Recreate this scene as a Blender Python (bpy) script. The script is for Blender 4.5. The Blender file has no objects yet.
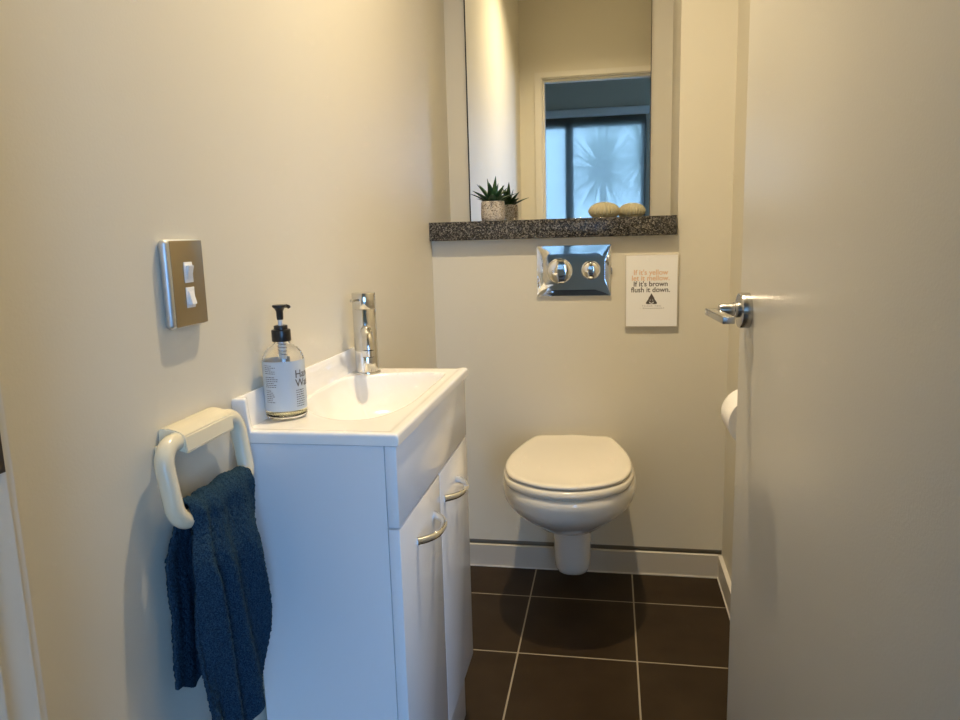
import bpy, bmesh, math, random
from mathutils import Vector, Matrix, noise
random.seed(7)
S = bpy.context.scene
COL = S.collection
PI = math.pi

# ------------------------------------------------------------------ helpers
def link(name, me, mats, parent=None, smooth=None):
    o = bpy.data.objects.new(name, me); COL.objects.link(o)
    if not isinstance(mats, (list, tuple)): mats = [mats]
    for m in mats: me.materials.append(m)
    if parent: o.parent = parent
    if smooth is not None:
        for p in me.polygons: p.use_smooth = True
        if smooth < 180:
            me.set_sharp_from_angle(angle=math.radians(smooth))
    return o
def from_bm(name, bm, mat, parent=None, smooth=None):
    bmesh.ops.recalc_face_normals(bm, faces=bm.faces)
    me = bpy.data.meshes.new(name); bm.to_mesh(me); bm.free()
    return link(name, me, mat, parent, smooth)
def empty(name, loc=(0, 0, 0)):
    o = bpy.data.objects.new(name, None); COL.objects.link(o); o.location = loc
    o.empty_display_size = .05
    return o
def tag(o, label, cat=None, group=None, kind=None):
    if label: o['label'] = label
    if cat: o['category'] = cat
    if group: o['group'] = group
    if kind: o['kind'] = kind
    return o
def add_box(bm, x0, x1, y0, y1, z0, z1, bev=0, seg=3):
    r = bmesh.ops.create_cube(bm, size=1)
    vs = r['verts']
    for v in vs:
        v.co = Vector(((x0+x1)/2+v.co.x*(x1-x0), (y0+y1)/2+v.co.y*(y1-y0), (z0+z1)/2+v.co.z*(z1-z0)))
    if bev:
        es = list({e for v in vs for e in v.link_edges})
        bmesh.ops.bevel(bm, geom=es, offset=bev, segments=seg, profile=.5, affect='EDGES')
def box(name, c, mat, parent=None, bev=0, seg=3, smooth=35):
    bm = bmesh.new(); add_box(bm, *c, bev=bev, seg=seg)
    return from_bm(name, bm, mat, parent, smooth if bev else None)
def boxes(name, cs, mat, parent=None):
    bm = bmesh.new()
    for c in cs: add_box(bm, *c)
    return from_bm(name, bm, mat, parent)
def add_lathe(bm, prof, cx=0, cy=0, seg=48, axis='Z', cz=0, close=True):
    # prof: list of (r, h) ; axis Z: around vertical
    rings = []
    for r, h in prof:
        ring = []
        for i in range(seg):
            a = 2*PI*i/seg
            c, s = r*math.cos(a), r*math.sin(a)
            if axis == 'Z': p = (cx+c, cy+s, cz+h)
            elif axis == 'Y': p = (cx+c, cy+h, cz+s)
            else: p = (cx+h, cy+c, cz+s)
            ring.append(bm.verts.new(p))
        rings.append(ring)
    for a, b in zip(rings, rings[1:]):
        for i in range(seg):
            j = (i+1) % seg
            bm.faces.new((a[i], a[j], b[j], b[i]))
    if close:
        if prof[0][0] > 1e-5: bm.faces.new(rings[0][::-1])
        if prof[-1][0] > 1e-5: bm.faces.new(rings[-1])
    bmesh.ops.remove_doubles(bm, verts=[v for rg in (rings[0], rings[-1]) for v in rg], dist=1e-6)
def lathe(name, prof, loc, mat, parent=None, seg=48, axis='Z', smooth=40, close=True):
    bm = bmesh.new(); add_lathe(bm, prof, loc[0], loc[1], seg, axis, loc[2], close)
    return from_bm(name, bm, mat, parent, smooth)
def catmull(pts, n=8, closed=False):
    P = [Vector(p) for p in pts]; out = []
    N = len(P); rng = range(N if closed else N-1)
    for i in rng:
        if closed: a, b, c, d = P[(i-1) % N], P[i], P[(i+1) % N], P[(i+2) % N]
        else: a, b, c, d = P[max(i-1, 0)], P[i], P[i+1], P[min(i+2, N-1)]
        for k in range(n):
            t = k/n
            out.append(.5*((2*b)+(c-a)*t+(2*a-5*b+4*c-d)*t*t+(3*b-a-3*c+d)*t**3))
    if not closed: out.append(P[-1])
    return out
def add_tube(bm, pts, r, seg=16, closed=False):
    P = [Vector(p) for p in pts]; N = len(P)
    rr = r if callable(r) else (lambda t: r)
    prev = None; rings = []
    for i, p in enumerate(P):
        if closed: t = (P[(i+1) % N]-P[i-1]).normalized()
        else: t = (P[min(i+1, N-1)]-P[max(i-1, 0)]).normalized()
        if prev is None:
            n = t.orthogonal().normalized()
            if abs(t.z) < .9: n = (Vector((0, 0, 1))-t*t.z).normalized()
        else:
            n = (prev-t*prev.dot(t)).normalized()
        prev = n; b = t.cross(n)
        rad = rr(i/max(N-1, 1))
        rings.append([bm.verts.new(p+n*rad*math.cos(2*PI*k/seg)+b*rad*math.sin(2*PI*k/seg)) for k in range(seg)])
    M = N if closed else N-1
    for i in range(M):
        a, c = rings[i], rings[(i+1) % N]
        for k in range(seg):
            j = (k+1) % seg
            bm.faces.new((a[k], a[j], c[j], c[k]))
    if not closed:
        bm.faces.new(rings[0][::-1]); bm.faces.new(rings[-1])
def add_loft(bm, rings, cap0=True, cap1=True):
    R = [[bm.verts.new(p) for p in rg] for rg in rings]
    n = len(R[0])
    for a, b in zip(R, R[1:]):
        for i in range(n):
            j = (i+1) % n
            bm.faces.new((a[i], a[j], b[j], b[i]))
    if cap0: bm.faces.new(R[0][::-1])
    if cap1: bm.faces.new(R[-1])
def sstep(a, b, x):
    t = min(1, max(0, (x-a)/(b-a))); return t*t*(3-2*t)

# ------------------------------------------------------------------ materials
def mat(name, col=(.8, .8, .8), rough=.5, metal=0, **kw):
    m = bpy.data.materials.new(name); m.use_nodes = True
    b = m.node_tree.nodes['Principled BSDF']
    b.inputs['Base Color'].default_value = (*col, 1)
    b.inputs['Roughness'].default_value = rough
    b.inputs['Metallic'].default_value = metal
    for k, v in kw.items():
        b.inputs[k].default_value = v
    return m
def nt(m): return m.node_tree.nodes, m.node_tree.links, m.node_tree.nodes['Principled BSDF']
def bump(m, scale, strength, dist=.001, detail=3):
    n, l, b = nt(m)
    tc = n.new('ShaderNodeTexCoord'); t = n.new('ShaderNodeTexNoise'); t.inputs['Scale'].default_value = scale
    t.inputs['Detail'].default_value = detail
    bp = n.new('ShaderNodeBump'); bp.inputs['Strength'].default_value = strength; bp.inputs['Distance'].default_value = dist
    l.new(tc.outputs['Object'], t.inputs['Vector']); l.new(t.outputs['Fac'], bp.inputs['Height']); l.new(bp.outputs['Normal'], b.inputs['Normal'])
    return t
def vary(m, c1, c2, scale, detail=4, lo=.35, hi=.65):
    n, l, b = nt(m)
    tc = n.new('ShaderNodeTexCoord'); t = n.new('ShaderNodeTexNoise'); t.inputs['Scale'].default_value = scale; t.inputs['Detail'].default_value = detail
    r = n.new('ShaderNodeValToRGB'); r.color_ramp.elements[0].position = lo; r.color_ramp.elements[1].position = hi
    r.color_ramp.elements[0].color = (*c1, 1); r.color_ramp.elements[1].color = (*c2, 1)
    l.new(tc.outputs['Object'], t.inputs['Vector']); l.new(t.outputs['Fac'], r.inputs['Fac']); l.new(r.outputs['Color'], b.inputs['Base Color'])

WALLC = (.70, .655, .54)
m_wall = mat('wall_paint', WALLC, .5); bump(m_wall, 260, .25, .0006)
m_ceil = mat('ceiling_paint', (.78, .76, .72), .7); bump(m_ceil, 200, .2, .0005)
m_hall = mat('hall_paint', (.62, .57, .47), .6); bump(m_hall, 200, .2, .0005)
m_trim = mat('gloss_trim_paint', (.74, .70, .61), .3); bump(m_trim, 120, .1, .0004)
m_door = mat('door_paint', (.66, .63, .56), .34); bump(m_door, 320, .3, .0005)
m_gap_shade = mat('recess_shade', (.26, .22, .16), .8)
m_skirt = mat('skirting_tile', (.60, .55, .46), .35); bump(m_skirt, 60, .1, .0003)
m_caulk = mat('caulk_line', (.74, .70, .62), .5)
m_ceramic = mat('vitreous_china', (.80, .75, .65), .07); m_ceramic.node_tree.nodes['Principled BSDF'].inputs['Coat Weight'].default_value = .4
m_lid = mat('toilet_seat_plastic', (.80, .74, .62), .13)
m_basin = mat('basin_resin', (.86, .84, .80), .10)
m_cab = mat('cabinet_gloss_white', (.80, .80, .80), .12)
m_chrome = mat('polished_chrome', (.86, .87, .88), .04, 1)
m_chromeb = mat('satin_chrome', (.50, .50, .50), .24, 1)
m_tap = mat('tap_chrome', (.66, .65, .62), .05, 1)
m_outlet_shade = mat('outlet_shade', (.03, .03, .03), .5)
m_steel = mat('brushed_bronze_plate', (.37, .31, .21), .42, 1)
m_silver = mat('satin_silver_edge', (.60, .62, .63), .45, 1)
m_white = mat('white_plastic', (.85, .85, .85), .25)
m_black = mat('black_plastic', (.006, .006, .007), .3)
m_cream = mat('cream_plastic', (.78, .71, .52), .2)
m_mirror = mat('mirror_silvering', (.93, .94, .90), .0, 1)
m_edge = mat('mirror_edge', (.02, .02, .018), .5)
m_paper = mat('sign_paper', (.88, .87, .85), .6)
m_holder = mat('sign_holder_acrylic', (.62, .57, .48), .2)
m_ink = mat('brown_ink', (.075, .06, .05), .6)
m_inko = mat('orange_ink', (.76, .50, .31), .6)
m_tp = mat('toilet_paper', (.86, .83, .79), .9); bump(m_tp, 300, .3, .0006)
m_card = mat('cardboard_core', (.35, .26, .18), .9)
m_strike = mat('dark_bronze_strike', (.10, .085, .07), .4, .8)
m_frame = mat('window_frame_aluminium', (.5, .54, .56), .4)
m_blindbox = mat('blind_cassette', (.85, .85, .85), .35)
m_carpet = mat('hall_carpet', (.12, .12, .12), .95); bump(m_carpet, 400, .6, .003)
m_palm = mat('palm_leaf', (.10, .16, .10), .6); vary(m_palm, (.30, .36, .28), (.50, .55, .42), 6)
m_trunk = mat('palm_trunk', (.14, .12, .10), .8); bump(m_trunk, 20, .5, .01)

# tile floor
m_tile = mat('brown_floor_tile', (.03, .02, .012), .33)
def tiles():
    n, l, b = nt(m_tile)
    tc = n.new('ShaderNodeTexCoord'); sp = n.new('ShaderNodeSeparateXYZ'); l.new(tc.outputs['Object'], sp.inputs[0])
    def axis(out, off):
        a = n.new('ShaderNodeMath'); a.operation = 'SUBTRACT'; a.inputs[1].default_value = off; l.new(out, a.inputs[0])
        p = n.new('ShaderNodeMath'); p.operation = 'PINGPONG'; p.inputs[1].default_value = .15; l.new(a.outputs[0], p.inputs[0])
        c = n.new('ShaderNodeMath'); c.operation = 'LESS_THAN'; c.inputs[1].default_value = .0021; l.new(p.outputs[0], c.inputs[0])
        return c.outputs[0]
    gx = axis(sp.outputs[0], .3066); gy = axis(sp.outputs[1], -.1941)
    mx = n.new('ShaderNodeMath'); mx.operation = 'MAXIMUM'; l.new(gx, mx.inputs[0]); l.new(gy, mx.inputs[1])
    no = n.new('ShaderNodeTexNoise'); no.inputs['Scale'].default_value = 9; no.inputs['Detail'].default_value = 6; l.new(tc.outputs['Object'], no.inputs['Vector'])
    r = n.new('ShaderNodeValToRGB'); r.color_ramp.elements[0].position = .3; r.color_ramp.elements[1].position = .7
    r.color_ramp.elements[0].color = (.030, .019, .0095, 1); r.color_ramp.elements[1].color = (.042, .027, .0145, 1)
    l.new(no.outputs['Fac'], r.inputs['Fac'])
    mi = n.new('ShaderNodeMix'); mi.data_type = 'RGBA'; l.new(mx.outputs[0], mi.inputs[0]); l.new(r.outputs['Color'], mi.inputs[6]); mi.inputs[7].default_value = (.36, .31, .23, 1)
    l.new(mi.outputs[2], b.inputs['Base Color'])
    ro = n.new('ShaderNodeMath'); ro.operation = 'MULTIPLY_ADD'; ro.inputs[1].default_value = .5; ro.inputs[2].default_value = .36; l.new(mx.outputs[0], ro.inputs[0]); l.new(ro.outputs[0], b.inputs['Roughness'])
    bp = n.new('ShaderNodeBump'); bp.invert = True; bp.inputs['Strength'].default_value = .5; bp.inputs['Distance'].default_value = .001; l.new(mx.outputs[0], bp.inputs['Height']); l.new(bp.outputs[0], b.inputs['Normal'])
tiles(); m_tile.node_tree.nodes['Principled BSDF'].inputs['Specular IOR Level'].default_value = .12

# granite
m_granite = mat('speckled_granite', (.1, .1, .1), .22)
def granite(m, stops, scale):
    n, l, b = nt(m)
    tc = n.new('ShaderNodeTexCoord'); v = n.new('ShaderNodeTexVoronoi'); v.inputs['Scale'].default_value = scale
    no = n.new('ShaderNodeTexNoise'); no.inputs['Scale'].default_value = scale*.7; no.inputs['Detail'].default_value = 5
    l.new(tc.outputs['Object'], v.inputs['Vector']); l.new(tc.outputs['Object'], no.inputs['Vector'])
    sep = n.new('ShaderNodeSeparateColor'); l.new(v.outputs['Color'], sep.inputs[0])
    mx = n.new('ShaderNodeMath'); mx.operation = 'MULTIPLY_ADD'; mx.inputs[1].default_value = .65; l.new(sep.outputs[0], mx.inputs[0])
    m2 = n.new('ShaderNodeMath'); m2.operation = 'MULTIPLY'; m2.inputs[1].default_value = .35; l.new(no.outputs['Fac'], m2.inputs[0]); l.new(m2.outputs[0], mx.inputs[2])
    r = n.new('ShaderNodeValToRGB'); r.color_ramp.interpolation = 'LINEAR'
    e = r.color_ramp.elements
    while len(e) < len(stops): e.new(.5)
    for i, (p, c) in enumerate(stops): e[i].position = p; e[i].color = (*c, 1)
    l.new(mx.outputs[0], r.inputs['Fac']); l.new(r.outputs['Color'], b.inputs['Base Color'])
granite(m_granite, [(.15, (.006, .006, .006)), (.42, (.018, .017, .017)), (.56, (.062, .059, .056)), (.70, (.13, .12, .108)), (.88, (.24, .225, .20))], 330)
m_pot = mat('speckled_pot_concrete', (.5, .45, .38), .8)
granite(m_pot, [(.2, (.12, .09, .06)), (.33, (.40, .34, .27)), (.5, (.58, .52, .44)), (.65, (.62, .56, .48)), (.85, (.72, .67, .60))], 420)
m_succ = mat('succulent_leaf', (.02, .07, .03), .4); vary(m_succ, (.012, .05, .022), (.05, .13, .05), 60)
m_soil = mat('dark_soil', (.02, .014, .01), .95); bump(m_soil, 300, 1, .004)
m_urchin = mat('ribbed_shell', (.50, .45, .29), .7); bump(m_urchin, 600, .6, .001)

m_towel = mat('teal_terry_towel', (.010, .035, .06), .95)
m_towel.node_tree.nodes['Principled BSDF'].inputs['Sheen Weight'].default_value = 0
m_towel.node_tree.nodes['Principled BSDF'].inputs['Sheen Roughness'].default_value = .4
vary(m_towel, (.007, .023, .045), (.032, .074, .120), 640, 2, .36, .68); m_towel.node_tree.nodes['Principled BSDF'].inputs['Specular IOR Level'].default_value = .1

m_glass = mat('clear_glass', (1, 1, 1), .0, 0, IOR=1.45)
m_glass.node_tree.nodes['Principled BSDF'].inputs['Transmission Weight'].default_value = 1
m_liquid = mat('pale_yellow_soap', (.96, .97, .72), .0, 0, IOR=1.33)
m_liquid.node_tree.nodes['Principled BSDF'].inputs['Transmission Weight'].default_value = 1
m_label = mat('bottle_label', (.60, .66, .71), .5)
def see_through(m, f):
    n, l, b = nt(m); o = [x for x in n if x.type == 'OUTPUT_MATERIAL'][0]
    t = n.new('ShaderNodeBsdfTransparent'); mx = n.new('ShaderNodeMixShader'); mx.inputs[0].default_value = 1-f
    l.new(t.outputs[0], mx.inputs[1]); l.new(b.outputs[0], mx.inputs[2]); l.new(mx.outputs[0], o.inputs['Surface'])
see_through(m_label, .22)
m_tube = mat('frosted_tube', (.85, .86, .84), .3)
m_tube.node_tree.nodes['Principled BSDF'].inputs['Transmission Weight'].default_value = .4

# window pane + sheer blind
m_pane = bpy.data.materials.new('window_glass'); m_pane.use_nodes = True
n = m_pane.node_tree.nodes; l = m_pane.node_tree.links; n.clear()
o = n.new('ShaderNodeOutputMaterial'); t = n.new('ShaderNodeBsdfTransparent'); g = n.new('ShaderNodeBsdfGlossy'); g.inputs['Roughness'].default_value = .02
fr = n.new('ShaderNodeFresnel'); mx = n.new('ShaderNodeMixShader'); t.inputs[0].default_value = (.93, .96, .97, 1)
l.new(fr.outputs[0], mx.inputs[0]); l.new(t.outputs[0], mx.inputs[1]); l.new(g.outputs[0], mx.inputs[2]); l.new(mx.outputs[0], o.inputs[0])
m_blind = bpy.data.materials.new('sheer_sunscreen_fabric'); m_blind.use_nodes = True
n = m_blind.node_tree.nodes; l = m_blind.node_tree.links; n.clear()
o = n.new('ShaderNodeOutputMaterial'); t = n.new('ShaderNodeBsdfTransparent'); g = n.new('ShaderNodeBsdfTranslucent'); d = n.new('ShaderNodeBsdfDiffuse')
t.inputs[0].default_value = (.185, .160, .130, 1)
g.inputs[0].default_value = (.78, .70, .58, 1); d.inputs[0].default_value = (.30, .31, .31, 1)
a1 = n.new('ShaderNodeAddShader'); mx = n.new('ShaderNodeMixShader'); mx.inputs[0].default_value = .25
m2 = n.new('ShaderNodeMixShader'); m2.inputs[0].default_value = .5
l.new(g.outputs[0], mx.inputs[1]); l.new(d.outputs[0], mx.inputs[2]); l.new(t.outputs[0], m2.inputs[1]); l.new(mx.outputs[0], m2.inputs[2]); l.new(m2.outputs[0], o.inputs[0])

# ------------------------------------------------------------------ dimensions
XR = .877           # right wall
YF = -1.79          # front wall inner face
YH = -1.90          # front wall hall face
ZC = 2.40
YN = .285           # niche back
XN = .728           # niche right side
DX0, DX1, DZ = .1335, .850, 1.955
YW = -4.0           # hall window wall

def struct(name, cs, m, label=None):
    o = boxes(name, cs, m) if isinstance(cs, list) else box(name, cs, m)
    return tag(o, label, None, None, 'structure')
struct('floor', (-.15, XR+.15, YH, .45, -.05, 0), m_tile, 'dark brown square floor tiles with pale grout')
struct('ceiling', (-.15, XR+.15, YF, .45, ZC, ZC+.05), m_ceil, 'plain painted ceiling of the small toilet room')
struct('wall_left', (-.12, 0, YF, .45, 0, ZC), m_wall, 'cream painted wall left of the vanity')
struct('wall_right', (XR, XR+.12, YF, .45, 0, ZC), m_wall, 'cream painted wall behind the open door')
struct('wall_back', [(0, XN, 0, YN, .087, 1.045), (0, XN, .010, YN, 0, .087), (XN, XR, 0, YN, .087, 1.0615), (XN, XR, .010, YN, 0, .087),
                     (XN, XR, .0012, YN, 1.0615, ZC), (0, XR, YN, YN+.1, 0, ZC)], m_wall, 'cream wall behind the toilet with a mirror niche above')
struct('gap_shade_strip', (0, XR, .0085, .010, .070, .0875), m_gap_shade, 'strip coloured dark for the shade in the gap above the skirting tiles')  # dark colour stands in for the shade inside the recess
struct('wall_front', [(-.12, DX0-.02, YH, YF, 0, 2.6), (DX1+.02, XR+.12, YH, YF, 0, 2.6), (DX0-.02, DX1+.02, YH, YF, DZ+.02, 2.6)], m_wall, 'cream wall around the doorway, seen in the mirror')
# skirting
struct('baseboard_back', [(0.012, XR-.012, -.012, 0, 0.003, .0724)], m_skirt, 'pale tile skirting along the wall behind the toilet')
struct('baseboard_right', [(XR-.012, XR, YF, 0, 0.003, .0724)], m_skirt, 'pale tile skirting along the right wall')
struct('baseboard_left', [(0, .012, -.73, 0, 0.003, .0724), (0, .012, YF, -1.26, 0.003, .0724)], m_skirt, 'pale tile skirting along the left wall')
struct('trim_2', [(0.012, XR-.0145, -.0145, -.012, 0, .004), (XR-.0145, XR-.012, YF, -.012, 0, .004), (.012, XR-.012, -.0125, -.0005, .0724, .0732), (XR-.0125, XR-.0005, YF, -.0125, .0724, .0732)], m_caulk, 'pale grout lines along the skirting')

# door frame
fr = struct('trim_3', [(DX0-.02, DX0, YH, YF, 0, DZ), (DX1, DX1+.02, YH, YF, 0, DZ), (DX0-.02, DX1+.02, YH, YF, DZ, DZ+.02),
                  (DX0-.042, DX0-.006, YF, YF+.012, 0, DZ+.036), (DX1+.006, XR, YF, YF+.012, 0, DZ+.036), (DX0-.006, DX1+.006, YF, YF+.012, DZ+.006, DZ+.036),
                  (DX0-.05, DX0-.004, YH-.012, YH, 0, DZ+.05), (DX1+.004, DX1+.05, YH-.012, YH, 0, DZ+.05), (DX0-.004, DX1+.004, YH-.012, YH, DZ+.004, DZ+.05),
                  (DX0, DX0+.012, YH+.02, YF-.038, 0, DZ), (DX1-.012, DX1, YH+.003, YH+.022, 0, DZ), (DX0+.012, DX1-.012, YH+.02, YF-.038, DZ-.012, DZ)], m_trim, 'pale gloss painted door frame')
tag(box('strike_plate', (DX0-.001, DX0+.0015, YF-.034, YF-.001, .912, .99), m_strike, fr, bev=.0007), 'dark metal strike plate')

# hall
HX0, HX1, HC = -1.7, 2.9, 2.62
struct('floor_hall', (HX0, HX1, YW, YH, -.05, 0), m_carpet, 'dark carpet of the room outside')
struct('ceiling_hall', (HX0-.1, HX1+.1, YW-.1, YH, HC, HC+.05), m_hall, 'ceiling of the room outside')
struct('wall_hall_left', (HX0-.1, HX0, YW-.1, YH, 0, HC), m_hall, 'left wall of the room outside')
struct('wall_hall_right', (HX1, HX1+.1, YW-.1, YH, 0, HC), m_hall, 'right wall of the room outside')
struct('wall_hall_near', [(HX0, -.12, YH, YH+.1, 0, HC), (XR+.12, HX1, YH, YH+.1, 0, HC)], m_hall, 'wall beside the doorway in the room outside')
WX0, WX1, WZ0, WZ1 = -1.25, .842, .98, 2.01
GX0, GX1, GZ1 = 1.05, 2.75, 2.15
struct('wall_hall_window', [(HX0, WX0, YW-.1, YW, 0, HC), (WX0, WX1, YW-.1, YW, 0, WZ0), (WX0, WX1, YW-.1, YW, WZ1, HC), (WX1, GX0, YW-.1, YW, 0, HC),
                            (GX0, GX1, YW-.1, YW, GZ1, HC), (GX1, HX1, YW-.1, YW, 0, HC)], m_hall, 'grey wall around the window of the room outside')
def window(name, x0, x1, z0, z1, mull, label):
    w = empty(name, ((x0+x1)/2, YW-.05, z0)); tag(w, label, None, None, 'structure')
    off = Vector(w.location)
    y0, y1 = YW-.08, YW-.02
    cs = [(x0, x0+.045, y0, y1, z0, z1), (x1-.045, x1, y0, y1, z0, z1), (x0, x1, y0, y1, z0, z0+.045), (x0, x1, y0, y1, z1-.04, z1)]
    for m in mull: cs.append((m[0], m[1], y0, y1, z0, z1))
    f = boxes('window_frame', cs, m_frame, w); f.location = -off
    g = box('window_pane', (x0+.02, x1-.02, YW-.052, YW-.048, z0+.02, z1-.02), m_pane, w); g.location = -off
    return w
window('window_1', WX0, WX1, WZ0, WZ1, [(.134, .206), (-.56, -.48)], 'blue lit window with a sheer blind, seen in the mirror')
window('added_window', GX0, GX1, 0.02, GZ1, [(1.88, 1.94)], 'unseen tall glazed door added to the room outside for daylight')  # unseen opening, added so blue daylight reaches the cabinet end
b = empty('roller_blind', ((WX0+WX1)/2, YW+.04, WZ1)); tag(b, 'pale sheer roller blind drawn down over the window in the mirror', 'blind')
off = -Vector(b.location)
q = box('blind_cassette', (WX0, WX1+.02, YW+.001, YW+.075, 2.045, 2.112), m_blindbox, b, bev=.018, seg=5); q.location = off
bm = bmesh.new(); bm.faces.new([bm.verts.new(p) for p in ((WX0+.03, YW+.0305, 1.02), (WX1-.008, YW+.0305, 1.02), (WX1-.008, YW+.0305, 2.055), (WX0+.03, YW+.0305, 2.055))])
q = from_bm('fabric', bm, m_blind, b); q.location = off
q = box('bottom_rail', (WX0+.03, WX1-.008, YW+.024, YW+.037, 1.0, 1.025), m_blindbox, b, bev=.004); q.location = off

# palm outside
def palm(base, h, R, nf, seed, label):
    rnd = random.Random(seed)
    root = empty('palm_tree', base)
    tag(root, label, 'tree')
    bm = bmesh.new(); add_tube(bm, [(0, 0, 0), (.03, 0, h*.5), (0, 0, h)], lambda t: .06-.025*t, 12)
    from_bm('trunk', bm, m_trunk, root, 60)
    bm = bmesh.new()
    for k in range(nf):
        az = rnd.uniform(0, 2*PI); el = math.radians(rnd.uniform(-40, 85)); L = R*rnd.uniform(.75, 1.15)
        d = Vector((math.cos(az)*math.cos(el), math.sin(az)*math.cos(el), math.sin(el)))
        side = d.cross(Vector((0, 0, 1))).normalized()
        w = rnd.uniform(.008, .014)
        prev = None
        for i in range(7):
            t = i/6
            p = Vector((0, 0, h)) + d*L*t + Vector((0, 0, -.10*L*t*t))
            ww = w*(1-.95*t)*(.6+.8*min(t*4, 1))
            a, c, e = bm.verts.new(p+side*ww), bm.verts.new(p-side*ww), bm.verts.new(p+side.cross(d)*ww*.4)
            if prev:
                bm.faces.new((prev[0], a, e, prev[2])); bm.faces.new((prev[2], e, c, prev[1])); bm.faces.new((prev[1], c, a, prev[0]))
            prev = (a, c, e)
    from_bm('crown', bm, m_palm, root)
palm((.44, -5.9, -.6), 2.33, .68, 300, 3, 'spiky palm outside the window, the nearer and lower one on the left')
palm((1.02, -7.6, -.6), 2.62, .85, 300, 5, 'spiky palm outside the window, the taller one behind on the right')
g = struct('ground', (-8, 10, -16, YW-.1, -.65, -.6), mat('garden_ground', (.16, .18, .15), .9), 'ground outside the window')

# ------------------------------------------------------------------ granite shelf, mirror
s = box('granite_shelf', (.0005, .7225, -.031, YN-.001, 1.0452, 1.1003), m_granite, bev=.0015, seg=2)
tag(s, 'dark speckled granite shelf running below the mirror', 'shelf')
mr = empty('mirror', (.366, .28, 1.1003)); tag(mr, 'tall frameless mirror standing on the granite shelf', 'mirror')
off = -Vector(mr.location)
q = box('backing', (.068, .6625, .2765, YN-.0003, 1.1008, 1.815), m_edge, mr); q.location = off
q = box('mirror_glass', (.0725, .6610, .275, .2764, 1.1008, 1.815), m_mirror, mr); q.location = off

# ------------------------------------------------------------------ flush plate
fp = empty('flush_plate', (.4305, 0, .9475)); tag(fp, 'chrome dual flush plate on the wall under the granite shelf', 'flush plate')
def rrect(w, h, r, n=6):
    pts = []
    for cx, cz, a0 in ((w/2-r, h/2-r, 0), (-w/2+r, h/2-r, 90), (-w/2+r, -h/2+r, 180), (w/2-r, -h/2+r, 270)):
        for k in range(n+1):
            a = math.radians(a0+90*k/n); pts.append((cx+r*math.cos(a), cz+r*math.sin(a)))
    return pts
bm = bmesh.new()
rings = []
for ins, y, r in ((0, -.0002, .002), (0, -.0080, .002), (.0010, -.0090, .002), (.0185, -.0112, .034), (.0205, -.0113, .034)):
    rings.append([(x, y, z) for x, z in rrect(.219-2*ins, .150-2*ins, min(r, .075-ins-.002), 10)])
add_loft(bm, rings)
from_bm('plate', bm, m_chrome, fp, 4)
for x, z, r in ((-.0415, 0, .037), (.0505, .0015, .0265)):
    lathe('flush_button', [(r+.001, -.0112), (r+.001, -.0130), (r-.0005, -.0135), (r-.0015, -.0120), (r-.003, -.0140), (r*.75, -.0165), (r*.4, -.0182), (0, -.0188)], (x, 0, z), m_chrome, fp, 56, 'Y', 30)
bm = bmesh.new(); add_box(bm, .1090, .1125, -.010, -.0002, -.012, .008, .001)
from_bm('side_catch', bm, m_chromeb, fp, 40)

# ------------------------------------------------------------------ sign
def text_mesh(body, size, loc, m, parent, name, align='CENTER', bold=0, ext=.0001, rot=(PI/2, 0, 0), scx=1.0, space=1):
    cu = bpy.data.curves.new(name, 'FONT'); cu.body = body; cu.size = size; cu.align_x = align
    cu.offset = bold; cu.extrude = ext; cu.space_line = .9; cu.space_character = space
    o = bpy.data.objects.new(name, cu); COL.objects.link(o)
    dg = bpy.context.evaluated_depsgraph_get(); dg.update()
    me = bpy.data.meshes.new_from_object(o.evaluated_get(dg)); me.name = name
    COL.objects.unlink(o); bpy.data.objects.remove(o)
    me.transform(Matrix.Diagonal((scx, 1, 1, 1)))
    r = link(name, me, m, parent); r.location = loc; r.rotation_euler = rot
    return r
sg = empty('wall_sign', (.656, 0, .8855)); tag(sg, 'small white printed sign in a clear holder beside the flush plate', 'sign')
box('holder', (-.0755, .0755, -.012, -.0002, -.107, .106), m_holder, sg, bev=.001, seg=2)
box('paper', (-.0725, .0725, -.0128, -.0121, -.1035, .103), m_paper, sg)
yy = -.01295
text_mesh("If it's yellow", .0208, (-.003, yy, .047), m_inko, sg, 'lettering', bold=.0003, scx=.98)
text_mesh("let it mellow.", .0208, (-.003, yy, .0305), m_inko, sg, 'lettering', bold=.0003, scx=.98)
text_mesh("If it's brown", .0208, (-.003, yy, .0135), m_ink, sg, 'lettering', bold=.0003, scx=.98)
text_mesh("flush it down.", .0208, (-.003, yy, -.0035), m_ink, sg, 'lettering', bold=.0003, scx=.98)
text_mesh("THANK YOU", .0056, (0, yy, -.046), m_ink, sg, 'lettering', space=1.9)
text_mesh("- MANAGEMENT", .0056, (.002, yy, -.053), m_ink, sg, 'lettering', space=1.9)
bm = bmesh.new()
pile = catmull([(0, .016), (.004, .009), (.0075, .004), (.0085, -.001), (.0125, -.006), (.016, -.0125), (.012, -.0150), (0, -.0150), (-.012, -.0150), (-.016, -.0125), (-.0125, -.006), (-.0085, -.001), (-.0075, .004), (-.004, .009)][:14] and [(0, .016, 0), (.004, .009, 0), (.0075, .004, 0), (.0090, -.001, 0), (.0125, -.006, 0), (.016, -.0125, 0), (.012, -.0150, 0), (0, -.0150, 0), (-.012, -.0150, 0), (-.016, -.0125, 0), (-.0125, -.006, 0), (-.0090, -.001, 0), (-.0075, .004, 0), (-.004, .009, 0)], 4, True)
bm.faces.new([bm.verts.new((p.x, yy, p.y-.0235)) for p in pile])
from_bm('pile_icon', bm, m_ink, sg)
bm = bmesh.new()
for ex in (-.0035, .0035):
    bm.faces.new([bm.verts.new((ex+.0013*math.cos(a*PI/6), yy-.0002, -.0265+.0013*math.sin(a*PI/6))) for a in range(12)])
N = 10
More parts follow.
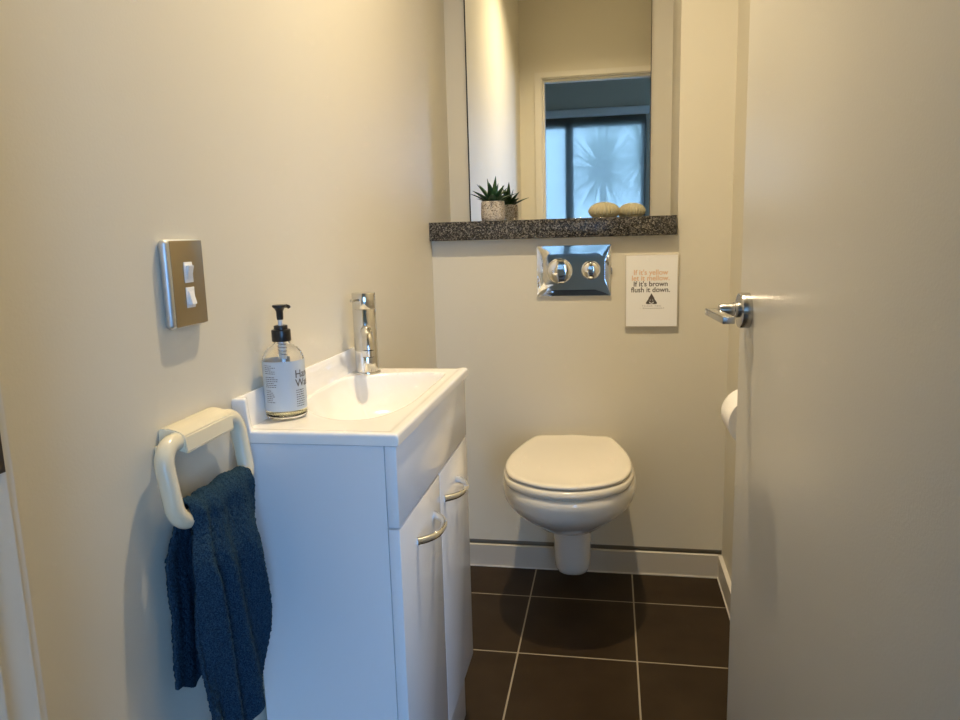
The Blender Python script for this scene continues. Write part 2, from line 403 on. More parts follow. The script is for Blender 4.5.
for k in range(N):
    a0, a1 = PI+PI*k/N, PI+PI*(k+1)/N
    bm.faces.new([bm.verts.new((r*math.cos(a), yy-.0002, -.032+r*.8*math.sin(a))) for r, a in ((.0066, a0), (.0066, a1), (.0042, a1), (.0042, a0))])
from_bm('face_icon', bm, m_paper, sg)

# ------------------------------------------------------------------ toilet
TX = .4295
to = empty('wall_hung_toilet', (TX, 0, 0)); tag(to, 'cream white wall hung toilet with its lid closed', 'toilet')
def egg(w, yf, yb, wb, n=64, ymf=.40, ex=2.2):
    """closed outline: widest w, front yf (neg), back yb, half width wb at the back"""
    ym = yf+(yb-yf)*ymf
    pts = []
    yf = -.3+(yf+.3)*.945 if yf < -.3 else yf
    ym = yf+(yb-yf)*ymf
    for k in range(n):     # front arc from +x to -x
        a = PI*k/(n-1)
        c, s_ = math.cos(a), math.sin(a)
        x = w*math.copysign(abs(c)**(2/ex), c); y = ym-(ym-yf)*abs(s_)**(2/2.05)
        pts.append((x, y))
    m = 14
    side = []
    for k in range(1, m+1):
        t = k/m
        x = w-(w-wb)*(t**2.2); y = ym+(yb-ym)*t
        side.append((x, y))
    left = [(-x, y) for x, y in side]
    back = [(wb*(1-2*k/9)*-1, yb) for k in range(1, 9)]
    return pts+left+back+[(x, y) for x, y in side[::-1]]
bm = bmesh.new()
rings = []
lv = [(.421, .150, -.515, 0, .115), (.425, .162, -.528, 0, .12), (.424, .170, -.538, 0, .124), (.418, .1745, -.543, 0, .126), (.402, .176, -.544, 0, .126),
      (.380, .173, -.539, 0, .124), (.360, .164, -.524, 0, .12), (.343, .152, -.504, 0, .112), (.325, .136, -.476, 0, .105), (.305, .117, -.440, 0, .10),
      (.284, .102, -.405, 0, .095), (.265, .084, -.360, 0, .08), (.250, .068, -.315, 0, .066), (.241, .059, -.27, 0, .057)]
for z, w, yf, yb, wb in lv:
    rings.append([(x, y, z) for x, y in egg(w, yf, yb, wb)])
for z, w, yf in ((.238, .0570, -.235), (.215, .0555, -.220), (.180, .0540, -.213), (.12, .0525, -.208), (.092, .051, -.204), (.077, .046, -.196), (.067, .036, -.182), (.063, .018, -.15)):
    rings.append([(x, y, z) for x, y in egg(w, yf, 0 if z > .1 else -.012, w*.96, ymf=.25, ex=2.8)])
add_loft(bm, rings)
from_bm('pan', bm, m_ceramic, to, 70)
def lid_ring(sc, z, grow=0):
    prof = [(-.078, .104), (-.090, .115), (-.130, .1295), (-.18, .1435), (-.25, .158), (-.31, .1645), (-.37, .1635), (-.42, .154), (-.46, .140), (-.490, .116), (-.514, .087), (-.531, .055), (-.5395, .026)]
    fs = lambda y: -.3+(y+.3)*.94 if y < -.3 else y
    pts = [(x, fs(y)) for y, x in prof]
    loop = [(p[0], p[1], 0) for p in pts]+[(0, fs(-.5415), 0)]+[(-p[0], p[1], 0) for p in pts[::-1]]+[(-.095, -.073, 0), (-.05, -.068, 0), (0, -.060, 0), (.05, -.068, 0), (.095, -.073, 0)]
    out = catmull(loop, 4, True)
    cy = -.31; r = []
    for p in out:
        v = Vector((p.x, p.y-cy)); L = v.length
        v = v*((L-sc+grow)/L)
        r.append((v.x, v.y+cy, z))
    return r
bm = bmesh.new()
add_loft(bm, [lid_ring(.006, .4258), lid_ring(-.002, .4275), lid_ring(-.005, .434), lid_ring(-.004, .4445), lid_ring(.003, .4490), lid_ring(.010, .4492)])
from_bm('seat', bm, m_lid, to, 60)
bm = bmesh.new()
add_loft(bm, [lid_ring(.010, .4520), lid_ring(.002, .4525), lid_ring(0, .4555), lid_ring(.0005, .4590), lid_ring(.004, .4618), lid_ring(.010, .4625), lid_ring(.022, .4615), lid_ring(.045, .4600), lid_ring(.09, .4600), lid_ring(.13, .4604)])
from_bm('lid', bm, m_lid, to, 60)
for sx in (-1, 1):
    lathe('hinge', [(0, 0), (.012, 0), (.013, .003), (.013, .012), (.010, .016), (0, .016)], (sx*.07, -.045, .4248), m_lid, to, 24)

# ------------------------------------------------------------------ toilet roll
tr = empty('toilet_roll', (.822, -.68, .678)); tag(tr, 'white toilet paper roll on the right wall behind the door handle', 'toilet roll')
lathe('paper', [(.019, -.05), (.0515, -.05), (.0525, -.048), (.0525, .048), (.0515, .05), (.019, .05), (.019, -.05)], (0, 0, 0), m_tp, tr, 64, 'Y', 40, False)
lathe('core', [(.0175, -.0495), (.0188, -.0495), (.0188, .0495), (.0175, .0495), (.0175, -.0495)], (0, 0, 0), m_card, tr, 40, 'Y', 40, False)
rh = empty('toilet_roll_holder', (XR-.001, -.68, .678)); tag(rh, 'chrome arm holding the toilet paper roll on the right wall', 'roll holder')
bm = bmesh.new()
add_tube(bm, [(-.054, -.055, 0), (-.054, .062, 0), (-.048, .068, 0), (-.04, .071, 0), (-.004, .071, 0)], .006, 14)
from_bm('arm', bm, m_chrome, rh, 60)
lathe('wall_plate', [(.022, 0), (.022, -.006), (.019, -.008), (0, -.008)], (0, .071, 0), m_chrome, rh, 32, 'X')

# ------------------------------------------------------------------ vanity cabinet
VY0, VY1 = -1.2505, -.752
va = empty('vanity_cabinet', (0, -1, 0)); tag(va, 'gloss white vanity cabinet under the basin on the left wall', 'cabinet')
def vb(name, c, m, par=va, bev=.0015, lab=None):
    q = box(name, (c[0], c[1], c[2]+1, c[3]+1, c[4], c[5]), m, par, bev=bev, seg=2)
    if lab: q['label'] = lab
    return q
bm = bmesh.new()
for c in ((.0125, .2245, VY0+1, VY0+1.016, .15, .7715), (.0125, .2245, VY1+.984, VY1+1, .15, .7715), (.0125, .2245, VY0+1.016, VY1+.984, .15, .166), (.0125, .0185, VY0+1.016, VY1+.984, .166, .7)):
    add_box(bm, *c, .0005, 1)
from_bm('carcass', bm, m_cab, va, 35)
vb('kick_panel', (.0125, .2215, VY0+.002, VY1-.001, 0, .1495), m_cab)
vb('fascia', (.2253, .2425, VY0+.0005, VY1-.0005, .6505, .7715), m_cab)
ymid = -1.0
d1 = vb('door', (.2253, .2425, VY0+.0005, ymid-.001, .152, .6475), m_cab)
d2 = vb('door', (.2253, .2425, ymid+.001, VY1-.0005, .152, .6475), m_cab)
def handle(door, ya, yb, z):
    bm = bmesh.new(); n = 20; pts = []
    for k in range(n+1):
        t = k/n; s_ = 2*t-1
        pts.append((.2422+.029*(1-abs(s_)**2.6), ya+1+(yb-ya)*t, z))
    # flattened bow
    for i in range(len(pts)): pass
    add_tube(bm, pts, lambda t: .0050+.0008*math.cos(2*PI*t), 14)
    for v in bm.verts: v.co.z = z+(v.co.z-z)*1.15
    q = from_bm('door_handle', bm, m_chrome, door, 70); q['label'] = 'curved chrome bow handle'
handle(d1, -1.163, -1.050, .5925)
handle(d2, -.972, -.860, .5915)

# basin : height field with bowl, upstand and rolled edges
BX0, BX1, BY0, BY1 = .0006, .2475, -1.2535, -.738
bowl = catmull([(.040, -1.085, 0), (.020, -1.02, 0), (.0165, -.94, 0), (.0175, -.87, 0), (.030, -.832, 0), (.062, -.815, 0), (.105, -.796, 0), (.160, -.784, 0), (.196, -.786, 0), (.211, -.805, 0), (.212, -.92, 0), (.211, -1.03, 0), (.202, -1.10, 0), (.178, -1.155, 0), (.140, -1.170, 0), (.105, -1.158, 0), (.070, -1.128, 0)], 6, True)
bp = [(p.x, p.y) for p in bowl]
def sdist(x, y):
    d = 1e9; ins = False; N = len(bp)
    for i in range(N):
        x1, y1 = bp[i]; x2, y2 = bp[(i+1) % N]
        dx, dy = x2-x1, y2-y1
        t = max(0, min(1, ((x-x1)*dx+(y-y1)*dy)/(dx*dx+dy*dy)))
        d = min(d, math.hypot(x-x1-t*dx, y-y1-t*dy))
        if (y1 > y) != (y2 > y) and x < (x2-x1)*(y-y1)/(y2-y1)+x1: ins = not ins
    return d if ins else -d
def deck(x, y):
    z = .7885
    d = sdist(x, y)
    if d > -.004:
        z -= .004*sstep(-.004, .006, d)
        z -= .080*(1-(1-min(1, max(0, d)/.085))**2.6)
    # rolled outer lip
    e = min(BX1-x, y-BY0)
    z += .0022*sstep(.022, .010, e)
    # upstand
    wt = .0075+.014*sstep(-1.236, -1.246, y)
    top = .8385-.004*(y-BY0)/(BY1-BY0)
    z2 = top if x < wt else top-(top-.7885)*(1-(1-min(1, (x-wt)/.006))**2.2)
    if x < .034: z = max(z, z2) if x < wt+.006 else z
    return z
xs = sorted(set([round(BX0+.0014*i, 5) for i in range(26)]+[round(.0365+(BX1-.006-.0365)*i/70, 5) for i in range(71)]+[BX1-.004, BX1-.002, BX1-.0008, BX1]))
ys = sorted(set([BY0, BY0+.0008, BY0+.002, BY0+.004]+[round(BY0+.006+(BY1-BY0-.010)*i/150, 5) for i in range(151)]+[BY1-.002, BY1-.0008, BY1]))
bm = bmesh.new(); R = .005
grid = []
for y in ys:
    row = []
    for x in xs:
        z = deck(x, y)
        for e in (BX1-x, y-BY0, BY1-y, ):
            if e < R: z -= R-math.sqrt(max(0, R*R-(R-e)**2))
        if x < .004: z -= .0015*(1-x/.004)
        row.append(bm.verts.new((x, y+1, z)))
    grid.append(row)
for a, b_ in zip(grid, grid[1:]):
    for i in range(len(xs)-1): bm.faces.new((a[i], a[i+1], b_[i+1], b_[i]))
# skirt down and closed underside
loop = [grid[0][i] for i in range(len(xs))]+[grid[j][-1] for j in range(1, len(ys))]+[grid[-1][i] for i in range(len(xs)-2, -1, -1)]+[grid[j][0] for j in range(len(ys)-2, 0, -1)]
low = []
for v in loop:
    low.append(bm.verts.new((v.co.x-(.0006 if v.co.x > BX1-.001 else 0), v.co.y, .7732)))
low2 = []
for v in loop:
    x = min(max(v.co.x, BX0), BX1-.003); y = min(max(v.co.y, BY0+1.002), BY1+.998)
    low2.append(bm.verts.new((x, y, .7722)))
for A, B in ((loop, low), (low, low2)):
    for i in range(len(A)):
        j = (i+1) % len(A); bm.faces.new((A[i], B[i], B[j], A[j]))
# under-basin ring so the bowl hangs inside the cabinet
bs = empty('basin', (0, -1, 0)); tag(bs, 'white moulded basin top with raised back edge on the vanity', 'basin')
from_bm('basin_top', bm, m_basin, bs, 50)
lathe('drain', [(0, .0), (.020, .0), (.022, -.0006), (.022, -.003)], (.125, 0.005, deck(.125, -.995)+.0022), m_chrome, bs, 36)
lathe('overflow_ring', [(.007, .0), (.009, -.0006), (.009, -.002), (.0055, -.002), (.0055, .0)], (.2035, .115, .768), m_chrome, bs, 24, 'X')

# ------------------------------------------------------------------ tap
TAPX, TAPY = .047, -.790
tp = empty('mixer_tap', (TAPX, TAPY, .788)); tag(tp, 'tall cylindrical chrome mixer tap at the far end of the basin', 'tap')
lathe('base_ring', [(.0275, -.001), (.0280, .001), (.0275, .0035), (.0255, .0045), (.0, .0045)], (0, 0, 0), m_tap, tp)
lathe('tap_body', [(.0236, .004), (.0236, .131), (.0232, .1316), (.0, .1316)], (0, 0, 0), m_tap, tp, 64)
lathe('tap_cap', [(.0, .1325), (.0232, .1325), (.0236, .1330), (.0236, .1635), (.0228, .1645), (.0, .1645)], (0, 0, 0), m_tap, tp, 64)
d = Vector((.40, -.92, 0)).normalized()
bm = bmesh.new(); P = [Vector((0, 0, .090)), d*.018+Vector((0, 0, .090)), d*.030+Vector((0, 0, .0885)), d*.040+Vector((0, 0, .083)), d*.047+Vector((0, 0, .074)), d*.0505+Vector((0, 0, .063)), d*.0525+Vector((0, 0, .054))]
add_tube(bm, catmull(P, 5), .0112, 28)
from_bm('spout', bm, m_tap, tp, 70)
lathe('aerator', [(.0, 0), (.0118, 0), (.0118, -.012), (.009, -.012), (.009, -.009), (0, -.009)], (d.x*.0526, d.y*.0526, .0545), m_tap, tp, 32)
bm = bmesh.new(); h = Vector((-.15, -.99, .0)).normalized()
add_tube(bm, [h*.020+Vector((0, 0, .151)), h*.050+Vector((0, 0, .1525)), h*.052+Vector((0, 0, .1526))], .0030, 16)
from_bm('lever_pin', bm, m_tap, tp, 60)
lathe('outlet_shade_disc', [(0, 0), (.0112, 0), (.0112, -.0012), (0, -.0012)], (d.x*.0526, d.y*.0526, .0426), m_outlet_shade, tp, 32)  # near-black disc paints the rim's shadow at the spout end

# ------------------------------------------------------------------ soap bottle
BXc, BYc, BZ = .0390, -1.157, .7895
bt = empty('soap_bottle', (BXc, BYc, BZ)); bt.scale = (1, 1, 1.03); tag(bt, 'clear pump bottle of hand wash with black pump on the basin', 'bottle')
Rb = .0318
outer = [(0, .0015), (.022, .001), (Rb-.004, .0005), (Rb-.001, .002), (Rb, .006), (Rb, .086), (Rb-.0008, .092), (Rb-.0035, .099), (Rb-.009, .1055), (Rb-.016, .110), (.0125, .1125), (.0115, .1145), (.0115, .124)]
inner = [(.0095, .124), (.0095, .1135), (.0105, .111), (Rb-.017, .1085), (Rb-.010, .1035), (Rb-.005, .0975), (Rb-.0026, .0915), (Rb-.0022, .086), (Rb-.0022, .010), (Rb-.006, .006), (0, .0065)]
lathe('glass_body', outer+inner, (0, 0, 0), m_glass, bt, 64, 'Z', 60, False)
li = [(0, .0058), (Rb-.006, .0053), (Rb-.0018, .0096), (Rb-.0018, .052), (Rb-.004, .0515), (0, .0515)]
lathe('liquid', li, (0, 0, 0), m_liquid, bt, 64, 'Z', 50, False)
# wrap label
bm = bmesh.new(); seg = 72
A0 = math.radians(-200); A1 = math.radians(100)
ca = math.atan2(-2.2-BYc, .539-BXc)      # direction to the room's doorway
r1, r2 = Rb+.00015, Rb+.0004
rows = []
for k in range(seg+1):
    a = ca+A0+(A1-A0)*k/seg
    rows.append([bm.verts.new((r*math.cos(a), r*math.sin(a), z)) for r, z in ((r1, .0135), (r2, .0135), (r2, .106 if r2 else 0), (r1, .106))])
rowz = .0880
for rw in rows:
    for v in rw[2:]: v.co.z = rowz
for a, b_ in zip(rows, rows[1:]):
    for i in range(4): bm.faces.new((a[i], a[(i+1) % 4], b_[(i+1) % 4], b_[i]))
bm.faces.new(rows[0]); bm.faces.new(rows[-1][::-1])
lb = from_bm('bottle_label', bm, m_label, bt, 50)
def wrap(o, ang, z0):
    for v in o.data.vertices:
        a = ang+v.co.x/Rb; r = Rb+.00055+v.co.z
        v.co = Vector((r*math.cos(a), r*math.sin(a), z0+v.co.y))
    o.location = (0, 0, 0); o.rotation_euler = (0, 0, 0)
for body, z in (('Hand', .0625), ('Wash', .0490)):
    o = text_mesh(body, .0165, (0, 0, 0), m_ink, bt, 'label_lettering', 'LEFT', .00005, .00008, (0, 0, 0)); wrap(o, ca+.50, z)
rnd = random.Random(4)
bm = bmesh.new()
def line(a_start, length, z, h=.0009):
    x = 0
    while x < length:
        w = rnd.uniform(.0015, .005); w = min(w, length-x)
        K = 3
        for q in range(K):
            p = []
            for xx, zz in ((x+w*q/K, z), (x+w*(q+1)/K, z), (x+w*(q+1)/K, z+h), (x+w*q/K, z+h)):
                a = ca+a_start+xx/Rb; p.append(bm.verts.new(((Rb+.0006)*math.cos(a), (Rb+.0006)*math.sin(a), zz)))
            bm.faces.new(p)
        x += w+.0009
z = .082
for blk, ln in ((5, .020), (6, .028), (7, .017)):
    for k in range(blk):
        line(-1.02, ln*rnd.uniform(.55, 1), z); z -= .0029
    z -= .0028
z = .043
for k in range(8): line(.52, .016, z, .0011); z -= .0034
q = from_bm('small_print', bm, m_ink, bt); q['kind'] = 'stuff'
lathe('collar', [(.0118, .1155), (.0142, .1155), (.0146, .1165), (.0146, .1315), (.0140, .1328), (.0104, .1333), (.0104, .1385), (.0098, .139), (.004, .139), (.004, .129)], (0, 0, 0), m_black, bt, 40, 'Z', 40, False)
lathe('pump_stem', [(0, .129), (.0036, .129), (.0036, .150), (0, .150)], (0, 0, 0), m_tube, bt, 24)
bm = bmesh.new()
add_lathe(bm, [(0, .1475), (.0048, .1475), (.0052, .151), (.0054, .160), (.0075, .164), (.0106, .1665), (.0108, .1685), (.0100, .1695), (0, .170)], 0, 0, 32)
nd = Vector((.62, .78, 0)).normalized()
add_tube(bm, [nd*.004+Vector((0, 0, .1668)), nd*.012+Vector((0, 0, .1670)), nd*.0155+Vector((0, 0, .1658)), nd*.0165+Vector((0, 0, .1640))], .0028, 12)
from_bm('pump_head', bm, m_black, bt, 45)
bm = bmesh.new(); add_tube(bm, [(0, 0, .126), (0, 0, .088)], .0058, 16)
for k in range(6): pass
q = from_bm('dip_tube', bm, m_tube, bt, 50)
bm = bmesh.new()
add_tube(bm, [(.0066*math.cos(k*.5), .0066*math.sin(k*.5), .124-.00038*k) for k in range(80)], .0008, 6)
from_bm('spring', bm, m_chromeb, bt, 60)

# ------------------------------------------------------------------ switch plate
sw = empty('light_switch', (0, -1.3535, 1.0115)); tag(sw, 'bronze two rocker light switch plate on the left wall', 'light switch')
def mound(w, h, d_, bev, seg, m, name, par, x0=0.0002):
    return box(name, (x0, d_, -w/2, w/2, -h/2, h/2), m, par, bev=bev, seg=seg, smooth=50)
box('plate', (.0002, .0130, -.0420, .0420, -.0550, .0550), m_silver, sw, bev=.006, seg=5, smooth=60)
q = box('plate_face', (.0128, .0136, -.0345, .0365, -.0530, .0530), m_steel, sw, bev=.0006, seg=2, smooth=40)
for zc, up in ((.014, 1), (-.0175, -1)):
    f = box('rocker_frame', (.0134, .0147, -.0092, .0092, zc-.0135, zc+.0125), m_white, sw, bev=.0006, seg=2)
    bm = bmesh.new()
    y0, y1 = -.0060, .0060
    hi, lo = .0195, .0152
    zt, zb = zc+.0082, zc-.0092
    xt, xb = (hi, lo) if up > 0 else (lo, hi)
    vs = [bm.verts.new(p) for p in ((.0140, y0, zb), (.0140, y1, zb), (xb, y1, zb), (xb, y0, zb), (.0140, y0, zt), (.0140, y1, zt), (xt, y1, zt), (xt, y0, zt))]
    for f_ in ((0, 1, 2, 3), (4, 7, 6, 5), (0, 4, 5, 1), (1, 5, 6, 2), (2, 6, 7, 3), (3, 7, 4, 0)): bm.faces.new([vs[i] for i in f_])
    bmesh.ops.bevel(bm, geom=bm.edges[:], offset=.0008, segments=2, affect='EDGES')
    from_bm('rocker', bm, m_white, sw, 40)

# ------------------------------------------------------------------ towel ring
RX = .0235
rg = empty('towel_ring', (0, -1.4, .842)); tag(rg, 'cream plastic towel ring with bracket on the left wall', 'towel ring')
YL, YRr, ZT, ZB = -1.461, -1.288, .834, .740
def ringpt():
    out = []; r = .024
    for cy, cz, a0 in ((YRr-r, ZT-r, 0), (YL+r, ZT-r, 90), (YL+r, ZB+r, 180), (YRr-r, ZB+r, 270)):
        for k in range(9):
            a = math.radians(a0+90*k/8); y = cy+r*math.cos(a); z = cz+r*math.sin(a)
            out.append((RX+.013*(ZT-z)/(ZT-ZB), y+1.4, z-.85))
    return out
bm = bmesh.new(); add_tube(bm, ringpt(), .0112, 20, True)
from_bm('ring', bm, m_cream, rg, 70)
bm = bmesh.new()
prof = [(.0005, -.022), (.0005, -.002), (.010, .000), (.022, -.0025), (.030, -.005), (.0355, -.010), (.0375, -.030), (.0355, -.032), (.0335, -.029), (.016, -.026)]
va_, vb_ = [[bm.verts.new((x, y, z)) for x, z in prof] for y in (-1.430+1.4, -1.316+1.4)]
bm.faces.new(va_); bm.faces.new(vb_[::-1])
for i in range(len(prof)):
    j = (i+1) % len(prof); bm.faces.new((va_[i], vb_[i], vb_[j], va_[j]))
bmesh.ops.recalc_face_normals(bm, faces=bm.faces)
bmesh.ops.bevel(bm, geom=bm.edges[:], offset=.0015, segments=2, affect='EDGES')
from_bm('bracket', bm, m_cream, rg, 35)
box('bracket_tab', (.0005, .010, -.040, -.034, -.044, -.020), m_cream, rg, bev=.001)
box('bracket_tab', (.0005, .010, .066, .072, -.044, -.020), m_cream, rg, bev=.001)

# ------------------------------------------------------------------ towel
BARX, BARZ, BR = RX+.013, ZB-.008, .0135
def towel():
    nu, nv = 190, 330
    Lb, Lf = .232, .325          # back and front drop
    arc = PI*BR
    tot = Lb+arc+Lf
    bm = bmesh.new(); g = []
    for j in range(nv+1):
        s_ = tot*j/nv
        row = []
        for i in range(nu+1):
            u = i/nu
            if s_ < Lb:      # back, from the hem up to the bar
                dn = Lb-s_; side = -1; th = 0
            elif s_ < Lb+arc:
                dn = 0; side = 0; th = (s_-Lb)/arc*PI
            else:
                dn = s_-Lb-arc; side = 1; th = 0
            # uneven hems
            if side == -1:
                dn *= (1+.05*math.sin(u*5+1)-.10*u)*(1-.15*sstep(.30, 0, u))
                yl = YL+.016-.024*sstep(0, .05, dn)-.006*sstep(.1, .2, dn); yr = YRr-.018-.010*sstep(0, .05, dn)+.040*sstep(.04, .14, dn)
                A = .0035+.006*sstep(0, .12, dn); f = math.sin(u*13+.8)+.4*math.sin(u*29+dn*9)
                x = BARX-BR-.003-.004*sstep(0, .1, dn)+A*f*.5
                x = max(x, .009)
                z = BARZ-dn
                if u > .75: x += .016*(u-.75)/.25*sstep(.05, .2, dn)
            elif side == 1:
                dn *= (1-.12*sstep(.55, 1, u)+.03*math.sin(u*7))
                yl = YL+.016-.020*sstep(0, .06, dn)-.006*sstep(.12, .30, dn); yr = YRr-.018-.014*sstep(0, .10, dn)-.016*sstep(.22, .34, dn)
                ph = 19*(u-1.15*dn)+1.0*math.sin(dn*9+.5)+1.2*math.sin(u*4)
                A = .0042+.0062*sstep(0, .10, dn)
                f = math.sin(ph)+.30*math.sin(.47*ph+1+dn*5)
                x = BARX+BR+.004+.014*sstep(0, .08, dn)-.004*sstep(.1, .3, dn)+A*f*.8
                # side edges roll back toward the wall
                x -= .012*sstep(.10, 0, u)+.014*sstep(.9, 1, u)*sstep(.0, .1, dn)
                z = BARZ-dn
            else:
                yl, yr = YL+.016, YRr-.018
                f = math.sin(u*19+.48+1.2*math.sin(u*4))+.3*math.sin(.47*(u*19+.48+1.2*math.sin(u*4))+1)
                fb = math.sin(u*13+.8)+.4*math.sin(u*29)
                k = th/PI
                rr_ = BR+.003+.001*k+.0028*max(0, math.sin(th))*(1+.6*f)
                x = BARX-math.cos(th)*rr_+(1-k)*.0035*fb*.55*(1-math.sin(th)) + k*.0035*f*.8*(1-math.sin(th))
                z = BARZ+math.sin(th)*(rr_+.003)
                if th > PI/2: x += 0
                x -= .012*sstep(.10, 0, u)*k*k
            y = yl+(yr-yl)*u
            if side == 1: y += .0022*math.cos(ph)*sstep(0, .1, dn)
            row.append(Vector((x, y, z)))
        g.append(row)
    vs = []
    for j in range(nv+1):
        r_ = []
        for i in range(nu+1):
            p = g[j][i]
            a = g[min(j+1, nv)][i]-g[max(j-1, 0)][i]; b_ = g[j][min(i+1, nu)]-g[j][max(i-1, 0)]
            nn = a.cross(b_).normalized()
            q = noise.noise(p*330)*.0017+noise.noise(p*620+Vector((5, 1, 2)))*.0012+random.uniform(-.0002, .0002)
            hem = 1 if 6 < j < nv-6 else .2
            r_.append(p+nn*q*hem*-1)
        vs.append(r_)
    V = [[bm.verts.new(p+Vector((0, 1.4, 0))) for p in r_] for r_ in vs]
    for j in range(nv):
        for i in range(nu):
            bm.faces.new((V[j][i], V[j][i+1], V[j+1][i+1], V[j+1][i]))
    bmesh.ops.recalc_face_normals(bm, faces=bm.faces)
    me = bpy.data.meshes.new('hand_towel'); bm.to_mesh(me); bm.free()
    o = link('hand_towel', me, m_towel, None, 180); o.location = (0, -1.4, 0)
    md = o.modifiers.new('thickness', 'SOLIDIFY'); md.thickness = .0045; md.offset = 0
    tag(o, 'dark teal terry hand towel hanging from the cream towel ring', 'towel')
towel()

# ------------------------------------------------------------------ door
HX, HY, DL, DT = .796, -1.786, .765, .0345       # hinge point, leaf length and thickness
dl = box('door_1', (0, DT, 0, DL, .008, DZ-.004), m_door, bev=.0015, seg=2)
dl.location = (HX, HY, 0); dl.rotation_euler = (0, 0, math.radians(4.5))
tag(dl, 'wide cream flush door standing open on the right', None, None, 'structure')
hy, hz = DL-.050, .9405
rose = lathe('rose', [(.0262, 0), (.0262, -.0125), (.0252, -.0140), (.0225, -.0148), (0, -.0148)], (-.0002, hy, hz), m_chromeb, dl, 56, 'X')
rose['label'] = 'round satin chrome rose'
neck = lathe('neck', [(.0115, 0), (.0115, -.006), (.0098, -.007), (.0092, -.025), (.0078, -.028), (0, -.028)], (-.0150, hy, hz+.001), m_chromeb, rose, 40, 'X')
bm = bmesh.new()
add_box(bm, -.0620, -.0450, hy-.108, hy+.006, hz-.0065, hz+.0035, .0016, 3)
lev = from_bm('lever', bm, m_chromeb, rose, 40); lev['label'] = 'flat satin chrome lever'
for z in (.25, 1.0, 1.75):
    lathe('hinge', [(0, 0), (.0060, 0), (.0060, .09), (0, .09)], (-.003, -.006, z), m_chromeb, dl, 20)
r2_ = lathe('rose', [(.0262, 0), (.0262, .0125), (.0245, .0145), (0, .0148)], (DT+.0002, hy, hz), m_chromeb, dl, 40, 'X')
bm = bmesh.new(); add_tube(bm, [(DT+.013, hy, hz), (DT+.034, hy, hz), (DT+.038, hy-.004, hz), (DT+.038, hy-.11, hz)], .007, 14)
from_bm('lever', bm, m_chromeb, r2_, 60)

# ------------------------------------------------------------------ pot plant
PX, PY, PZ = .175, .106, 1.1005
pp = empty('potted_succulent', (PX, PY, PZ)); tag(pp, 'small green spiky succulent in a speckled pot on the shelf', 'plant')
lathe('pot', [(0, 0), (.033, 0), (.0355, .002), (.0372, .010), (.0378, .025), (.0372, .050), (.0362, .0605), (.0350, .0620), (.0325, .0615), (.0320, .050), (0, .050)], (0, 0, 0), m_pot, pp, 48)
lathe('soil', [(0, .0560), (.018, .0555), (.0322, .0530)], (0, 0, 0), m_soil, pp, 32, close=False)
rnd = random.Random(11)
def leaf(az, el, L, w, z0):
    bm = bmesh.new(); d_ = Vector((math.cos(az), math.sin(az), 0)); sd = Vector((-math.sin(az), math.cos(az), 0))
    n = 9; rings = []; p = d_*.004+Vector((0, 0, z0)); e = el
    for i in range(n+1):
        t = i/n
        ww = w*(.75+.6*t if t < .35 else (.96)*(1-((t-.35)/.65)**1.6))+.0003
        dirv = d_*math.cos(e)+Vector((0, 0, math.sin(e)))
        nn = sd.cross(dirv)
        rings.append([p+sd*ww*math.cos(a)*1.0+nn*(-1)*ww*.36*(math.sin(a) if math.sin(a) < 0 else .25*math.sin(a)) for a in [2*PI*k/10 for k in range(10)]])
        p = p+dirv*L/n; e -= .035*(1-el/1.6)*2
    add_loft(bm, rings)
    from_bm('leaf', bm, m_succ, pp, 70)
for k in range(8):
    leaf(k*2*PI/8+.1+rnd.uniform(-.1, .1), rnd.uniform(.45, .66), rnd.uniform(.070, .084), .0135, .054)
for k in range(6):
    leaf(k*2*PI/6+.5, rnd.uniform(.85, 1.1), rnd.uniform(.064, .080), .0120, .058)
for k in range(4):
    leaf(k*2*PI/4+1.1, rnd.uniform(1.25, 1.42), rnd.uniform(.058, .082), .0095, .060)

# ------------------------------------------------------------------ ribbed shells
def shell(x, y, r, h, label, rot):
    bm = bmesh.new(); nr, ns = 28, 192
    rings = []
    for j in range(nr+1):
        t = j/nr; a = -.9+(PI/2+.9)*t
        ring = []
        for k in range(ns):
            th = 2*PI*k/ns
            rib = 1-.08*(1-abs(math.cos(th*12)))**1.0*math.cos(a)
            rr = max(r*math.cos(a)*rib, .0006)
            zz = h*(math.sin(a)+.7833)/1.7833
            if t > .93: zz -= .0015*(t-.93)/.07
            ring.append((rr*math.cos(th), rr*math.sin(th), zz))
        rings.append(ring)
    add_loft(bm, rings)
    o = from_bm('urchin_shell', bm, m_urchin, None, 180); o.location = (x, y, 1.1005); o.rotation_euler = (0, 0, rot)
    tag(o, label, 'ornament', 'ribbed round ornaments on the shelf')
shell(.518, .100, .0475, .0480, 'larger pale ribbed round ornament, left one on the shelf', .1)
shell(.603, .172, .0425, .0455, 'pale ribbed round ornament, right one by the mirror edge', .4)

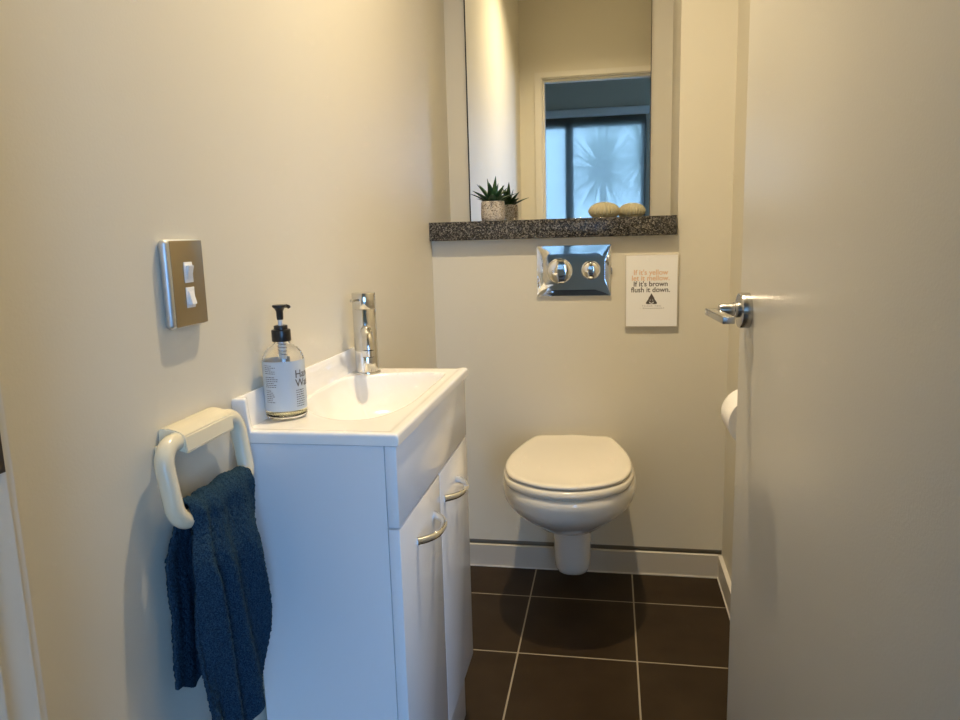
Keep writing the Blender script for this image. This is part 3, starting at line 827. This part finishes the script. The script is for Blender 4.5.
# ------------------------------------------------------------------ lights
LX, LY = .42, -.87
dlgt = empty('ceiling_downlight', (LX, LY, ZC)); tag(dlgt, 'round recessed ceiling downlight above the toilet room floor', 'downlight')
lathe('bezel', [(.040, -.0003), (.052, -.0003), (.052, -.003), (.046, -.006), (.040, -.006), (.040, -.0003)], (0, 0, 0), m_white, dlgt, 48, 'Z', 40, False)
m_lens = mat('lamp_lens', (1, .9, .7), .5)
m_lens.node_tree.nodes['Principled BSDF'].inputs['Emission Color'].default_value = (1, .80, .50, 1)
m_lens.node_tree.nodes['Principled BSDF'].inputs['Emission Strength'].default_value = 3
lathe('lens', [(0, -.0005), (.0395, -.0005), (.0395, -.002), (0, -.002)], (0, 0, 0), m_lens, dlgt, 48)
def area(name, loc, rot, size, energy, col, shape='DISK', portal=False, sy=None):
    L = bpy.data.lights.new(name, 'AREA'); L.shape = shape; L.size = size
    if sy: L.size_y = sy
    L.energy = energy; L.spread = math.radians(140) if not portal else PI; L.color = col
    o = bpy.data.objects.new(name, L); COL.objects.link(o); o.location = loc; o.rotation_euler = rot
    if portal: L.cycles.is_portal = True
    return o
area('downlight_lamp', (LX, LY, ZC-.004), (0, 0, 0), .06, 14.6, (1, .815, .545))
area('window_portal', ((WX0+WX1)/2, YW-.005, (WZ0+WZ1)/2), (PI/2, 0, 0), WX1-WX0, 1, (1, 1, 1), 'RECTANGLE', True, WZ1-WZ0)
area('added_door_portal', ((GX0+GX1)/2, YW-.005, GZ1/2), (PI/2, 0, 0), GX1-GX0, 1, (1, 1, 1), 'RECTANGLE', True, GZ1)

w = bpy.data.worlds.new('sky'); S.world = w; w.use_nodes = True
bg = w.node_tree.nodes['Background']; bg.inputs[0].default_value = (.27, .53, 1, 1); bg.inputs[1].default_value = 11.5

# ------------------------------------------------------------------ camera (solved from the tile grid and wall edges)
f_px = 731.50; yaw, pitch, roll = .1794, -.1703, -.0280
F = Vector((-math.sin(yaw)*math.cos(pitch), math.cos(yaw)*math.cos(pitch), math.sin(pitch)))
R0 = F.cross(Vector((0, 0, 1))).normalized(); U0 = R0.cross(F)
Rv = R0*math.cos(roll)+U0*math.sin(roll); Uv = -R0*math.sin(roll)+U0*math.cos(roll)
cam = bpy.data.cameras.new('camera'); co = bpy.data.objects.new('camera', cam); COL.objects.link(co)
cam.sensor_fit = 'HORIZONTAL'; cam.sensor_width = 36; cam.lens = 36*f_px/960; cam.clip_start = .01
M = Matrix((Rv, Uv, -F)).transposed().to_4x4(); M.translation = Vector((.53918, -2.20422, 1.06231))
co.matrix_world = M
S.camera = co
S.view_settings.view_transform = 'Standard'; S.view_settings.look = 'None'; S.view_settings.gamma = 1
S.view_settings.exposure = .07; S.view_settings.use_curve_mapping = False
S.cycles.blur_glossy = 0; S.cycles.sample_clamp_indirect = 0
